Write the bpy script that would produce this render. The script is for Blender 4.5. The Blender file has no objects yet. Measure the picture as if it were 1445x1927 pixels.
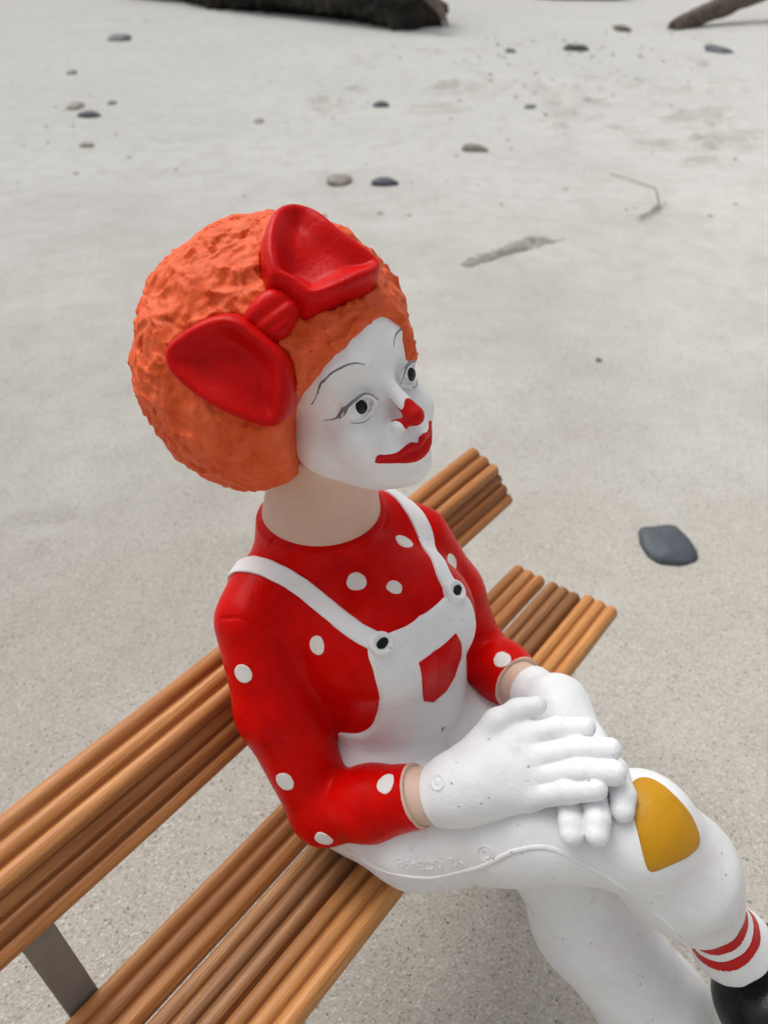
import bpy, bmesh, math, random, time
import numpy as np
from mathutils import Vector, Matrix
random.seed(7)
T0 = time.time()
sc = bpy.context.scene
COL = sc.collection
# ---------------------------------------------------------------- camera
PITCH = math.radians(38.318); AZ = math.radians(38.509)
CAM_Z = .70
cam_d = bpy.data.cameras.new('camera'); cam = bpy.data.objects.new('camera', cam_d); COL.objects.link(cam)
cam.location = (0, 0, CAM_Z); cam.rotation_euler = (math.radians(90) - PITCH, 0, 0)
cam_d.sensor_fit = 'VERTICAL'; cam_d.sensor_height = 5.66; cam_d.sensor_width = 4.25; cam_d.lens = 5.66 * 1447 / 1927
cam_d.clip_start = .01; cam_d.clip_end = 2000
cam_d.dof.use_dof = True; cam_d.dof.focus_distance = .405; cam_d.dof.aperture_fstop = 1.5
sc.camera = cam
# ---------------------------------------------------------------- sky, overcast light
SUN_EL, SUN_AZ = math.radians(60), math.radians(-45)       # azimuth from +Y towards +X
w = bpy.data.worlds.new('World'); sc.world = w; w.use_nodes = True
nt = w.node_tree; nt.nodes.clear()
sky = nt.nodes.new('ShaderNodeTexSky'); sky.sky_type = 'NISHITA'; sky.sun_disc = False
sky.sun_elevation = SUN_EL; sky.sun_rotation = SUN_AZ; sky.air_density = 1.0; sky.dust_density = 6.0; sky.ozone_density = 1.0
mixn = nt.nodes.new('ShaderNodeMix'); mixn.data_type = 'RGBA'; mixn.inputs['Factor'].default_value = .86
hsv = nt.nodes.new('ShaderNodeHueSaturation'); hsv.inputs['Saturation'].default_value = .0
bg = nt.nodes.new('ShaderNodeBackground'); bg.inputs['Strength'].default_value = .13
out = nt.nodes.new('ShaderNodeOutputWorld')
nt.links.new(sky.outputs[0], hsv.inputs['Color']); nt.links.new(sky.outputs[0], mixn.inputs['A']); nt.links.new(hsv.outputs[0], mixn.inputs['B'])
nt.links.new(mixn.outputs['Result'], bg.inputs['Color']); nt.links.new(bg.outputs[0], out.inputs['Surface'])
sun_d = bpy.data.lights.new('sun', 'SUN'); sun_d.energy = 1.1; sun_d.angle = math.radians(45); sun_d.color = (1, .97, .93)
sun = bpy.data.objects.new('sun', sun_d); COL.objects.link(sun)
sd = Vector((math.sin(SUN_AZ) * math.cos(SUN_EL), math.cos(SUN_AZ) * math.cos(SUN_EL), math.sin(SUN_EL)))
sun.rotation_euler = sd.to_track_quat('Z', 'Y').to_euler(); sun.location = (0, 3, 5)
sc.view_settings.view_transform = 'Standard'; sc.view_settings.look = 'None'; sc.view_settings.gamma = 1; sc.view_settings.exposure = .2
sc.view_settings.use_curve_mapping = False
# ---------------------------------------------------------------- sculpting tools (signed distance fields, millimetres)
f4 = np.float32
def V(*a): return np.array(a, dtype=f4)
def nrm(P): return np.sqrt(np.einsum('ij,ij->i', P, P))
def rotm(yaw, pitch, roll):
    cy, sy = math.cos(yaw), math.sin(yaw); cp, sp = math.cos(pitch), math.sin(pitch); cr, sr = math.cos(roll), math.sin(roll)
    return (np.array([[cy,-sy,0],[sy,cy,0],[0,0,1]]) @ np.array([[cp,0,sp],[0,1,0],[-sp,0,cp]]) @ np.array([[1,0,0],[0,cr,-sr],[0,sr,cr]])).astype(f4)
def sph(P, c, r): return nrm(P - V(*c)) - f4(r)
def ell(P, c, r, M=None):
    Q = P - V(*c)
    if M is not None: Q = Q @ M
    r = V(*r)
    k0 = nrm(Q / r); k1 = nrm(Q / (r * r)) + f4(1e-9)
    return k0 * (k0 - 1) / k1
def cap(P, a, b, ra, rb=None):
    """round cone (radius blends linearly along the segment)"""
    if rb is None: rb = ra
    a = V(*a); b = V(*b); d = b - a; L2 = f4(max(float(d @ d), 1e-9))
    t = np.clip(((P - a) @ d) / L2, 0, 1)
    Q = P - a - t[:, None] * d
    return nrm(Q) - (f4(ra) + t * f4(rb - ra))
def smin(a, b, k):
    h = np.maximum(f4(k) - np.abs(a - b), 0) / f4(k)
    return np.minimum(a, b) - h * h * f4(k * .25)
def smax(a, b, k): return -smin(-a, -b, k)
def chain(P, pts, k=None):
    """polyline of round cones: pts = [(x,y,z,r),...]"""
    d = None
    for p, q in zip(pts[:-1], pts[1:]):
        e = cap(P, p[:3], q[:3], p[3], q[3])
        d = e if d is None else (np.minimum(d, e) if not k else smin(d, e, k))
    return d
def poly2(X, Y, pts):
    """signed distance to a closed polygon in 2D (negative inside)"""
    n = len(pts); d2 = np.full(X.shape, 1e12, f4); inside = np.zeros(X.shape, bool)
    for i in range(n):
        ax, ay = pts[i]; bx, by = pts[(i + 1) % n]
        ex, ey = bx - ax, by - ay
        wx, wy = X - f4(ax), Y - f4(ay)
        t = np.clip((wx * f4(ex) + wy * f4(ey)) / f4(max(ex * ex + ey * ey, 1e-9)), 0, 1)
        qx, qy = wx - t * f4(ex), wy - t * f4(ey)
        d2 = np.minimum(d2, qx * qx + qy * qy)
        if ay != by:
            c = ((Y >= min(ay, by)) & (Y < max(ay, by)))
            xi = f4(ax) + (Y - f4(ay)) * f4(ex / ey)
            inside ^= c & (X < xi)
    d = np.sqrt(d2)
    return np.where(inside, -d, d)
def smooth_closed(pts, n=4):
    """Chaikin rounding of a closed polygon"""
    pts = [tuple(map(float, p)) for p in pts]
    for _ in range(n):
        out = []
        for i in range(len(pts)):
            a, b = pts[i], pts[(i + 1) % len(pts)]
            out.append(tuple(.75 * x + .25 * y for x, y in zip(a, b))); out.append(tuple(.25 * x + .75 * y for x, y in zip(a, b)))
        pts = out
    return pts
def spline(pts, n=8):
    """Catmull-Rom through points of any dimension"""
    P = [np.array(p, float) for p in pts]; P = [2 * P[0] - P[1]] + P + [2 * P[-1] - P[-2]]; out = []
    for i in range(1, len(P) - 2):
        for j in range(n):
            t = j / n
            out.append(.5 * (2 * P[i] + (P[i+1] - P[i-1]) * t + (2*P[i-1] - 5*P[i] + 4*P[i+1] - P[i+2]) * t*t + (-P[i-1] + 3*P[i] - 3*P[i+1] + P[i+2]) * t**3))
    out.append(P[-2]); return [tuple(p) for p in out]
def _hash(ix, iy, iz, seed):
    h = (ix * np.int64(374761393) + iy * np.int64(668265263) + iz * np.int64(2147483647 - 58) + np.int64(seed * 974711)) & 0xFFFFFFFF
    h = ((h ^ (h >> 13)) * 1274126177) & 0xFFFFFFFF
    h = (h ^ (h >> 16)) & 0xFFFF
    return h.astype(f4) / f4(32767.5) - f4(1)
def noise(P, scale, seed=0):
    """value noise in -1..1, feature size = scale"""
    Q = P / f4(scale); I = np.floor(Q); F = Q - I; F = F * F * (3 - 2 * F); I = I.astype(np.int64)
    ix, iy, iz = I[:, 0], I[:, 1], I[:, 2]; fx, fy, fz = F[:, 0], F[:, 1], F[:, 2]
    r = 0
    for dx in (0, 1):
        wx = fx if dx else 1 - fx
        for dy in (0, 1):
            wy = fy if dy else 1 - fy
            for dz in (0, 1):
                wz = fz if dz else 1 - fz
                r = r + _hash(ix + dx, iy + dy, iz + dz, seed) * wx * wy * wz
    return r.astype(f4)
def surface(fn, lo, hi, h, project=1, lip=1.0):
    """naive surface nets over fn<0 inside the box lo..hi at cell size h, evaluated only near the surface"""
    lo = np.array(lo, float); hi = np.array(hi, float); B = 6
    nb = np.maximum(np.ceil((hi - lo) / (h * B)).astype(int), 1); n = nb * B + 1
    cg = np.stack(np.meshgrid(*[(np.arange(nb[i]) + .5) * B * h + lo[i] for i in range(3)], indexing='ij'), -1).reshape(-1, 3).astype(f4)
    dc = fn(cg).reshape(nb); act = np.abs(dc) < B * h * 1.05 * lip
    D = np.full(n, 1.0, f4)
    D[:-1, :-1, :-1] = np.repeat(np.repeat(np.repeat(np.where(dc < 0, -1., 1.), B, 0), B, 1), B, 2)
    m = np.zeros(n, bool); a8 = np.repeat(np.repeat(np.repeat(act, B, 0), B, 1), B, 2)
    for dx in (0, 1):
        for dy in (0, 1):
            for dz in (0, 1):
                m[dx:n[0]-1+dx, dy:n[1]-1+dy, dz:n[2]-1+dz] |= a8
    idx = np.argwhere(m); vals = np.empty(len(idx), f4)
    for s in range(0, len(idx), 400000):
        vals[s:s+400000] = fn((idx[s:s+400000] * h + lo).astype(f4))
    D[m] = vals
    S = D < 0
    c = np.zeros(tuple(n - 1), np.uint8)
    for dx in (0, 1):
        for dy in (0, 1):
            for dz in (0, 1):
                c += S[dx:n[0]-1+dx, dy:n[1]-1+dy, dz:n[2]-1+dz]
    cells = np.argwhere((c > 0) & (c < 8))
    if len(cells) == 0: return np.zeros((0, 3)), np.zeros((0, 4), int)
    vid = np.full(tuple(n - 1), -1, np.int64); vid[tuple(cells.T)] = np.arange(len(cells))
    acc = np.zeros((len(cells), 3)); cnt = np.zeros(len(cells))
    corners = [(0,0,0),(1,0,0),(0,1,0),(1,1,0),(0,0,1),(1,0,1),(0,1,1),(1,1,1)]
    for a in range(8):
        for b in range(a + 1, 8):
            df = [abs(corners[a][i] - corners[b][i]) for i in range(3)]
            if sum(df) != 1: continue
            pa = cells + corners[a]; pb = cells + corners[b]
            da = D[tuple(pa.T)].astype(float); db = D[tuple(pb.T)].astype(float)
            x = (da < 0) != (db < 0)
            t = np.where(x, da / np.where(x, da - db, 1), 0)
            acc += np.where(x[:, None], pa + t[:, None] * (pb - pa), 0); cnt += x
    verts = (acc / cnt[:, None]) * h + lo
    quads = []
    for ax in range(3):
        o = [1 if i == ax else 0 for i in range(3)]
        A = S[:n[0]-o[0], :n[1]-o[1], :n[2]-o[2]]; Bq = S[o[0]:, o[1]:, o[2]:]
        E = np.argwhere(A != Bq)
        b1, b2 = [(1, 2), (2, 0), (0, 1)][ax]
        E = E[(E[:, b1] > 0) & (E[:, b2] > 0) & (E[:, b1] < n[b1] - 1) & (E[:, b2] < n[b2] - 1)]
        e1 = np.zeros(3, int); e1[b1] = 1; e2 = np.zeros(3, int); e2[b2] = 1
        q = np.stack([vid[tuple((E - e1 - e2).T)], vid[tuple((E - e2).T)], vid[tuple(E.T)], vid[tuple((E - e1).T)]], 1)
        flip = ~A[tuple(E.T)]
        q[flip] = q[flip][:, ::-1]
        quads.append(q)
    quads = np.concatenate(quads); quads = quads[(quads >= 0).all(1)]
    for _ in range(project):
        Pv = verts.astype(f4); d0 = fn(Pv); e = f4(h * .3)
        G = np.stack([(fn(Pv + V(*[e if i == j else 0 for j in range(3)])) - d0) / e for i in range(3)], 1)
        g2 = np.maximum((G * G).sum(1), .25)
        st = (d0 / g2)[:, None] * G
        l = nrm(st); st *= (np.minimum(l, h * .5) / np.maximum(l, 1e-9))[:, None]
        verts = verts - st
    return verts, quads
# ---------------------------------------------------------------- the figurine's shapes (local millimetres: x forward, y to its left, z up from the seat)
R_ = math.radians
HM = rotm(R_(-9.9), R_(-16.2), R_(9.25)); HO = V(-16.4, 0, 313.5); HS = f4(.4733)
def face_pts(P): return (P - HO) @ HM / HS
def mir(P): Q = P.copy(); Q[:, 1] = -np.abs(Q[:, 1]); return Q
EYE_UP = spline([(-21,-52.5,-9),(-8,-48,3),(1.5,-41,9),(4,-33,10.5),(3,-24,5),(0,-17.5,-5)], 5)
EYE_LO = spline([(-21,-52,-10),(-12,-47,-15),(-4.5,-39,-17),(-.5,-30,-14),(0,-18,-6)], 5)
BROW = spline([(-46,-65,11),(-20,-54.5,38),(-8,-40,44.5),(-.8,-28.3,44),(5,-20,38.5)], 6)
def _features(Q, S, d):
    d = smin(d, chain(S, [(a-6,b*.95,c-2,6) for a,b,c in BROW[8:]]), 10)
    # eye sockets and eyeballs
    d = smax(d, -ell(S, (11,-36,0), (16,22,17)), 12)
    d = smin(d, cap(Q, (0,0,12), (30,0,-26), 6.5, 8.5), 12)
    d = smin(d, ell(Q, (30,0,-28.5), (9.5,8,8.5)), 7)
    d = smin(d, ell(S, (16,-12.5,-35), (9.5,6.5,6.5)), 8)
    d = smin(d, ell(S, (-18.5,-34.5,-3), (18.5,16.5,15)), 2.5)
    d = smin(d, chain(S, [(a-.5,b,c,2.3*min(1,.25+.11*i)) for i,(a,b,c) in enumerate(EYE_UP)]), 3)
    d = smin(d, chain(S, [(a-.8,b,c,1.9*min(1,.25+.11*i)) for i,(a,b,c) in enumerate(EYE_LO)]), 3)
    # lips, philtrum
    up = chain(S, [(-4,-44,-60,2.5),(4,-34,-60,3.4),(12,-22,-64,4),(18,-8,-62,4.8),(19,0,-64.5,4.4)])
    dn = chain(S, [(-4,-43,-64,2.2),(6,-30,-69,3.4),(13,-18,-74,5.2),(16,-8,-76,6),(16.5,0,-76.5,6)])
    d = smin(d, np.minimum(up, dn), 3.5)
    d = smax(d, -cap(Q, (26,0,-45), (24,0,-55), 3.2), 4)
    d = smax(d, -chain(S, [(18,-27,-34,2),(12,-34,-44,2.5),(6,-44,-54,2)]), 9)   # fold beside the nose
    # ring round the iris
    iris = np.abs(nrm((S - V(0,-36,-2)) * V(.4,1,1)) - f4(10)) - f4(.9)
    d = np.where(nrm(S - V(0,-36,-2)) < 15, smax(d, -np.maximum(iris, -(d + 1.4)), 1.0), d)
    return d
def face_sdf(P):
    Q = face_pts(P); S = mir(Q)
    d = ell(Q, (-76,0,30), (82,72,86))
    d = smin(d, ell(Q, (-66,0,-52), (70,64,71)), 22)
    d = smin(d, ell(S, (-86,-34,-50), (44,46,46)), 26)
    d = smin(d, ell(Q, (-42,0,-84), (50,46,40)), 22)
    d = smin(d, ell(Q, (-6,-1,-92), (23,23,22)), 20)
    d = smin(d, ell(S, (-22,-37,-44), (27,25,28)), 20)
    d = smin(d, ell(Q, (0,0,-62), (17,27,24)), 14)
    m = Q[:, 0] > -62
    if m.any(): d[m] = _features(Q[m], S[m], d[m])
    return d * HS
# hair: an uneven ball around the head, open over the face
HAIRC = (-99, 1, 302)
def hair_ball(P):
    w = np.stack([noise(P, 13, 5), noise(P, 13, 6), noise(P, 13, 7)], 1) * f4(5)
    Pw = P + w
    d = hair_core(P)
    Pa = Pw * V(1, .7, 1.1)
    rid = (1 - np.abs(noise(Pa, 10, 1)) * 2)
    rid2 = (1 - np.abs(noise(Pw, 5.5, 2)) * 2)
    rid3 = np.abs(noise(Pw * V(1, 1, .6), 3.2, 4))
    return d - rid * f4(1.6) - rid2 * f4(1.1) + rid3 * f4(1.4) - noise(P, 22, 3) * f4(2.0) - noise(P, 9, 8) * f4(.8) + f4(.3)
HAIR_WIN = [((-.62,-.50,.28),(-77,-69,2)), ((-.56,-.15,.82),(-9.5,-28.5,58)), ((-.42,-.05,.88),(-8,20,73)), ((-.72,.52,.45),(-16,43,52)), ((-.9,.42,.0),(-88,72,0))]
def hair_window(P):
    Q = face_pts(P) + np.stack([noise(P, 5, 9), noise(P, 5, 10), noise(P, 5, 11)], 1) * f4(1.6)
    w = None
    for n, p in HAIR_WIN:
        n = V(*n); e = (Q - V(*p)) @ (n / np.linalg.norm(n)); w = e if w is None else smax(w, e, 14)
    return w * HS
def hair_sdf(P):
    d = hair_ball(P)
    for k in 'RL':
        c, a, b, poly, deep = BOW[k]; q = P - V(*c)
        d = d + np.clip(-poly2(q @ V(*a), q @ V(*b), poly) / 5, 0, 1) * f4(6)
    d = smax(d, -((P - V(-66,-38,251)) @ V(-.5,0,.866)), 9)
    return smax(d, -hair_window(P), 6)
# bow: two cupped lobes and a knot on the hair
def hair_core(P):
    H = P.copy(); H[:, 1] = np.where(P[:, 1] > 8, 8 + (P[:, 1] - 8) * (1 + f4(.22) * np.clip((342 - P[:, 2]) / 40, 0, 1)), P[:, 1])   # flatter on the far side
    d = smin(ell(H, HAIRC, (72.5, 73, 73.5)), sph(H, (-87, 11, 310), 60.5), 20)
    return smin(d, ell(face_pts(P), (-76,0,30), (82,72,86)) * HS - f4(4.6), 8)
BOW = {
 'R': ((-59.5,-54.9,333.6), (.8688,.3332,-.3664), (.1841,.4694,.8636),
       [(-35,-9.7),(-33.7,-2.3),(-23.1,13.6),(-14.6,20.5),(-6.4,22),(1,20.5),(8.3,19),(14.6,16.9),(21.2,12.6),(25.8,4.7),(29.5,-6),(29.6,-14.1),(25,-19.1),(16.3,-21.1),(-5.4,-21.8),(-21.6,-18.8),(-29.5,-16)],
       (3., 13.5)),
 'L': ((-58,-4.7,369.6), (-.8329,.2769,.4792), (-.2994,-.9536,.0306),
       [(33.4,-3.7),(30.5,6.1),(22.1,14.3),(9.7,21.9),(-1.6,25.2),(-8.1,26.2),(-13.3,20.9),(-19.3,18.4),(-25.5,14.8),(-27.2,2.9),(-24.3,-16.7),(-19.9,-26.7),(-13.8,-30.9),(-7.4,-28.8),(9.1,-19),(24.8,-15.1),(30.8,-9.7)],
       (-6., 13.)),
 'K': ((-51.8,-36.4,356.5), (.777,.0023,-.6296), (.3465,.8334,.4306),
       [(-8.4,-15),(-11.7,-.7),(-10.2,7),(-2.1,12.4),(4.7,11.6),(9.6,3),(12.1,-6),(4,-14)], None)}
def bow_lobe(key):
    c, a, b, poly, deep = BOW[key]; c, a, b = V(*c), V(*a), V(*b); poly = smooth_closed(poly, 2)
    def fn(P):
        q = P - c; A = q @ a; Bq = q @ b
        e = poly2(A, Bq, poly); h = hair_core(P)
        if deep:
            t = np.clip((-e - 0) / 16, 0, 1); t = t * t * (3 - 2 * t)
            k = nrm(np.stack([A - deep[0], Bq - deep[1]], 1)); k = np.exp(-(k / 13) ** 2)
            top = 13 - 9.5 * t - 4.5 * k * t + noise(P, 14, 31) * f4(.7)
            d = smax(e + f4(.6), (h - top) * f4(.85), 6)
        else:
            crease = np.exp(-((A + 1) / 2.2) ** 2) * 1.0 + np.exp(-((A - 5) / 1.8) ** 2) * .6
            d = smax(e, h - (7.8 - crease - .012 * Bq * Bq), 6)
        return np.maximum(d, -6 - h)
    return fn
# paint on the face: thin coats lying on the modelled surface
LIPS = [(0,-61.5),(5,-58),(9,-57.3),(14,-57.8),(24,-61),(32,-59.5),(41,-55.5),(45.5,-62),(44,-65.5),(35,-69.6),(23,-74.8),(13,-79.8),(0,-82)]
LIPS = smooth_closed([(y * .86, z) for y, z in LIPS] + [(-y, z) for y, z in LIPS[-2:0:-1]], 1)
NOSE = [(-2.5,-8),(2.5,-8),(8,-16),(13.5,-28),(13.5,-37),(8,-39.5),(0,-41),(-8,-39.5),(-13.5,-37),(-13.5,-28),(-8,-16)]
def lips_sdf(P):
    Q = face_pts(P); j = noise(P, 2.5, 21) * f4(.25)
    return np.maximum(smax(face_sdf(P) - f4(.28), poly2(Q[:, 1] + j, Q[:, 2] + j, LIPS) * HS, .25), (-14 - Q[:, 0]) * HS)
def nose_sdf(P):
    Q = face_pts(P); j = noise(P, 2.5, 22) * f4(.3)
    return np.maximum(smax(face_sdf(P) - f4(.28), poly2(Q[:, 1] + j, Q[:, 2] + j, smooth_closed(NOSE, 2)) * HS, .25), (6 - Q[:, 0]) * HS)
def line_sdf(pts, r, side):
    pts = [(a, b * -side, c) for a, b, c in pts]
    n = len(pts)
    def fn(P):
        Q = face_pts(P) * V(.18, 1, 1)
        tube = chain(Q, [(a * .18, b, c, r * (.45 + .8 * math.sin(math.pi * min(max((i + .6) / n, 0), 1)))) for i, (a, b, c) in enumerate(pts)]) * HS
        return smax(face_sdf(P) - f4(.2), tube + noise(P, 1.2, 23) * f4(.04), .08)
    return fn
LINER_UP = spline([(-43,-60.5,-10.5),(-30,-55,-10),(-22,-51.5,-6.5),(-8,-49,4.5),(1.5,-42,10.5),(4.5,-33,12),(3.5,-25,7.5),(1,-17,-3.5)], 4)
LINER_LO = spline([(-21,-50.5,-10.5),(-12.5,-46.5,-16),(-5,-38,-18),(-1,-30,-14.5)], 4)
def pupil_sdf(side):
    c = (1, -36.3, -1.6) if side < 0 else (1, 37.2, -3.2)
    def fn(P):
        Q = face_pts(P)
        return smax(face_sdf(P) - f4(.22), (nrm((Q - V(*c)) * V(.5, 1, .86)) - f4(6.8)) * HS, .2)
    return fn
# torso
TM = rotm(R_(-12), R_(-4), R_(3)); TO = V(-8, 6, 40)
def torso_pts(P): return (P - TO) @ TM
def neck_sdf(P):
    return smin(cap(P, (-75,8,192), (-66,5,262), 33, 32), cap(P, (-76,8,176), (-75,8,198), 39, 34), 14)
def torso_sdf(P):
    Q = torso_pts(P); S = mir(Q)
    d = ell(Q, (-22,0,88), (54,60,66))                   # ribcage
    d = smin(d, ell(S, (13,-22,110), (28,28,31)), 26)     # bust
    d = smin(d, ell(Q, (16,0,108), (22,20,30)), 16)
    d = smin(d, ell(Q, (-4,0,38), (46,48,46)), 30)        # belly
    d = smin(d, cap(Q, (-48,-44,120), (-46,34,120), 27, 27), 26)   # shoulder girdle
    d = smin(d, cap(Q, (-50,-6,120), (-54,-6,156), 44, 37), 16)
    return d
R_ARM = [(-76,-54,156,25),(-50,-68,106,25),(-6,-76,48,22)]
R_FORE = [(-6,-76,48,22),(24,-66,72,21.5),(56,-54,99,17.5)]
L_ARM = [(-38,58,166,24),(-16,68,122,24.5),(10,70,77,21.5)]
L_FORE = [(8,70,78,22),(38,60,86,20),(60,50,95,17)]
def arms_sdf(P):
    a = smin(chain(P, R_ARM, 8), chain(P, R_FORE, 8), 6)
    b = smin(chain(P, L_ARM, 8), chain(P, L_FORE, 8), 6)
    return a, b
def torso_full(P):
    t = smin(torso_sdf(P), sph(P, (-84,-34,158), 26), 16)
    return smin(t, sph(P, (-60,48,174), 24), 14)
def shirt_body(P):
    a, b = arms_sdf(P)
    return smin(smin(torso_full(P), a, 9), b, 9)
R_LEG = [(0,-42,32,43),(46,-42,44,39),(98,-28,78,31.5),(160,4,94,29.5),(186,14,64,31.5),(200,19,43,26.5)]
L_LEG = [(-4,36,40,42),(60,34,36,38),(116,14,16,35),(150,10,-40,35),(212,16,-106,36),(258,22,-168,37)]
def legs_sdf(P):
    return chain(P, R_LEG, 14), chain(P, L_LEG, 14)
def pelvis_sdf(P):
    return ell(P, (-14,0,38), (58,72,40))
# gloves
R_FING = [[(89,-11,134,7),(104,0,143,6.8),(116,8,146,5.8)],
          [(99,-17,130,7.4),(119,-6,144,7.2),(133,2,148,6.3)],
          [(104,-23,124,7.6),(125,-13.5,140,7.5),(140,-6.5,143.5,6.8)],
          [(106,-30,117,7.2),(124,-23,132,7),(136,-17,138,6.3)]]
R_THUMB = [(68,-30,118,10),(73,-12,136,7.2),(80,-3,143,6),(88,5,146,5.4)]
def glove_r(P):
    w = (60,-53,99)
    d = cap(P, w, (80,-39,115), 17.5, 20)
    for f in R_FING: d = smin(d, cap(P, (72,-44,109), f[0][:3], 16, 8.5), 9)
    d = smin(d, chain(P, R_THUMB, 4), 5)
    g = None
    for f in R_FING:
        e = chain(P, f, 2); g = e if g is None else smin(g, e, .6)
    d = smin(d, g, 3.5)
    q = P - V(64.7,-57.7,124.1); h = q @ V(-.329,-.62,.712); r = np.sqrt(np.maximum((q * q).sum(1) - h * h, 0))
    ring = np.minimum(np.sqrt((r - 4) ** 2 + h * h), np.sqrt((r - 1) ** 2 + h * h)) - f4(.55)
    d = smin(d, ring, .8)
    a = V(*w); n = V(.72,.42,.55); n = n / np.linalg.norm(n)
    return smax(d, -((P - a) @ n) , 3)
L_FING = [[(116,24,116,8),(138,6,128,7),(148,-6,130,6.6),(151,-12,127,6.4)],
          [(113,16,114,8),(132,-8,126,7),(143,-24,125,6.6),(146,-29.5,122,6.4)],
          [(108,10,110,8),(122,-14,120,7),(132,-30,119,6.6),(135,-34.5,117,6.4)]]
def glove_l(P):
    w = (62,50,98)
    d = cap(P, w, (92,34,110), 16, 18)
    for f in L_FING: d = smin(d, cap(P, (88,38,112), f[0][:3], 15.5, 10), 9)
    g = None
    for f in L_FING:
        e = chain(P, f, 2); g = e if g is None else smin(g, e, .6)
    d = smin(d, g, 5)
    a = V(*w); n = V(.85,-.3,.3); n = n / np.linalg.norm(n)
    return smax(d, -((P - a) @ n), 3)
def overall_base(P):
    a, b = legs_sdf(P)
    d = smin(a, b, 5)
    d = smin(d, pelvis_sdf(P), 22)
    Q = torso_pts(P)
    t = smax(torso_sdf(P), Q[:, 2] - 46, 6)
    return smin(d, t, 12)
def collar_plane(P):
    return (P - V(-75,8,203)) @ (V(-.06,.0,.998))
GROOVES = [[p + (1.0,) for p in spline([(-83,-74.3,169.6),(-69.5,-70,174.8),(-58.3,-65,170.5),(-51,-60.4,163),(-46,-58,155)], 3)], [(-74,-70,176,.8),(-76.6,-64.3,179.6,.8),(-79.4,-58.2,181.6,.8)], [(-84,-36.3,190.3,.8),(-80,-33.6,199,.8),(-77,-30,206,.8)]]
def shirt_sdf(P):
    d = shirt_body(P)
    d = smin(d, smax(neck_sdf(P) - 3.2, collar_plane(P), 1.5), 7)
    # sleeve openings
    for w, n in (((52,-57,95), (.72,.42,.55)), ((54,54,91), (.85,-.3,.3))):
        n = V(*n); n = n / np.linalg.norm(n); q = P - V(*w)
        d = smax(d, np.minimum(q @ n, 60 - 0 * d) + np.where(nrm(q) > 45, f4(-1e3), f4(0)), .8)
    for g in GROOVES: d = smax(d, -chain(P, g), .8)
    return d
def cuff_sdf(i):
    w, n, arm = (((52,-57,95), (.72,.42,.55), R_FORE), ((54,54,91), (.85,-.3,.3), L_FORE))[i]
    n = V(*n); n = n / np.linalg.norm(n)
    def fn(P):
        t = (P - V(*w)) @ n
        return smax(chain(P, arm, 8) - f4(.35), np.abs(t + .1) - .8 + noise(P, 6, 71) * f4(.5), .5)
    return fn
def wrists_sdf(P):
    return cap(P, (45,-59,91), (64,-50,102), 16.5, 15.5), cap(P, (45,56,90), (66,48,98), 15.5, 15)
SOCK = [(192,16,56,18.5),(209,24,28,17.5),(220,29,11,18.5),(229,34,-5,23),(233,36,-11,26)]
SOCK_AX = np.array([.52,.25,-.81], f4); SOCK_AX /= np.linalg.norm(SOCK_AX)
def sock_t(P): return (P - V(209,24,28)) @ SOCK_AX
def sock_sdf(P):
    w = noise(P, 9, 41) * f4(1.5)
    return smax(chain(P, SOCK, 6) + noise(P, 12, 42) * f4(.6), sock_t(P) - 40 - w, 1.2)
def stripe_sdf(t0, t1):
    def fn(P):
        t = sock_t(P) + noise(P, 8, 43) * f4(.7)
        return smax(sock_sdf(P) - f4(.3), np.abs(t - (t0 + t1) / 2) - (t1 - t0) / 2, .2)
    return fn
def shoe_sdf(P):
    d = ell(P, (266,47,-38), (32,44,24))
    return smin(d, ell(P, (290,38,-52), (60,36,23)), 20)
# overalls: bib, straps, buttons, pocket, patch, seam
BIB = [(-31,137.5),(0,134.5),(31,137.5),(36,131),(38.5,118),(38.5,104),(36.5,84),(38,69),(46,55),(60,47),(66,30),(-66,30),(-60,47),(-46,53),(-38,64),(-36,80),(-38.5,104),(-38.5,122),(-37,131)]
BIBS = smooth_closed(BIB, 2)
def bib_sdf(P):
    Q = torso_pts(P); j = noise(P, 6, 51) * f4(.3)
    e = poly2(Q[:, 1] + j, Q[:, 2] + j, BIBS)
    return np.maximum(smax(torso_full(P) - f4(1.7), e, 1.2), -8 - Q[:, 0])
CREASES = [[(30,-2,84,1.2),(38,0,72,1.6),(44,0,62,1.0)], [(36,-2,68,.8),(30,-12,56,1.2),(24,-22,50,.6)], [(30,18,72,.6),(38,8,66,1.0)]]
def overalls_sdf(P):
    d = smin(overall_base(P), bib_sdf(P), 3)
    for g in CREASES: d = smax(d, -chain(P, g), 2.2)
    return d + noise(P, 17, 61) * f4(.45) + noise(P, 7, 62) * f4(.18)
STRAP_R = spline([(7,-34,174),(-7,-37,177),(-24,-36,178),(-42,-35,181),(-60,-38,188),(-80,-40,188),(-102,-43,180),(-116,-42,160)], 4)
STRAP_L = spline([(17,22,178),(6,26,182),(-9,38,181),(-23,48,186),(-40,56,194),(-58,60,196),(-76,60,186)], 4)
def strap_sdf(pts):
    ch = [tuple(p) + (5.6,) for p in pts]
    def fn(P): return smax(shirt_sdf(P) - f4(1.7), chain(P, ch) + noise(P, 7, 52) * f4(.35), .9)
    return fn
POCKET = [(-13.5,116.5),(2,115.5),(17,118),(20,108),(21.5,92),(18,77),(9,71),(-3,70),(-9.5,76),(-12.5,98)]
def pocket_sdf(P):
    Q = torso_pts(P)
    return np.maximum(smax(shirt_body(P) - f4(2.6), poly2(Q[:, 1], Q[:, 2], POCKET), 1.0), 10 - Q[:, 0])
BUTTONS = [((6.5,-34.5,174.5), (.55,-.2,.8)), ((17,22,178.5), (.62,.1,.76))]
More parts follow.
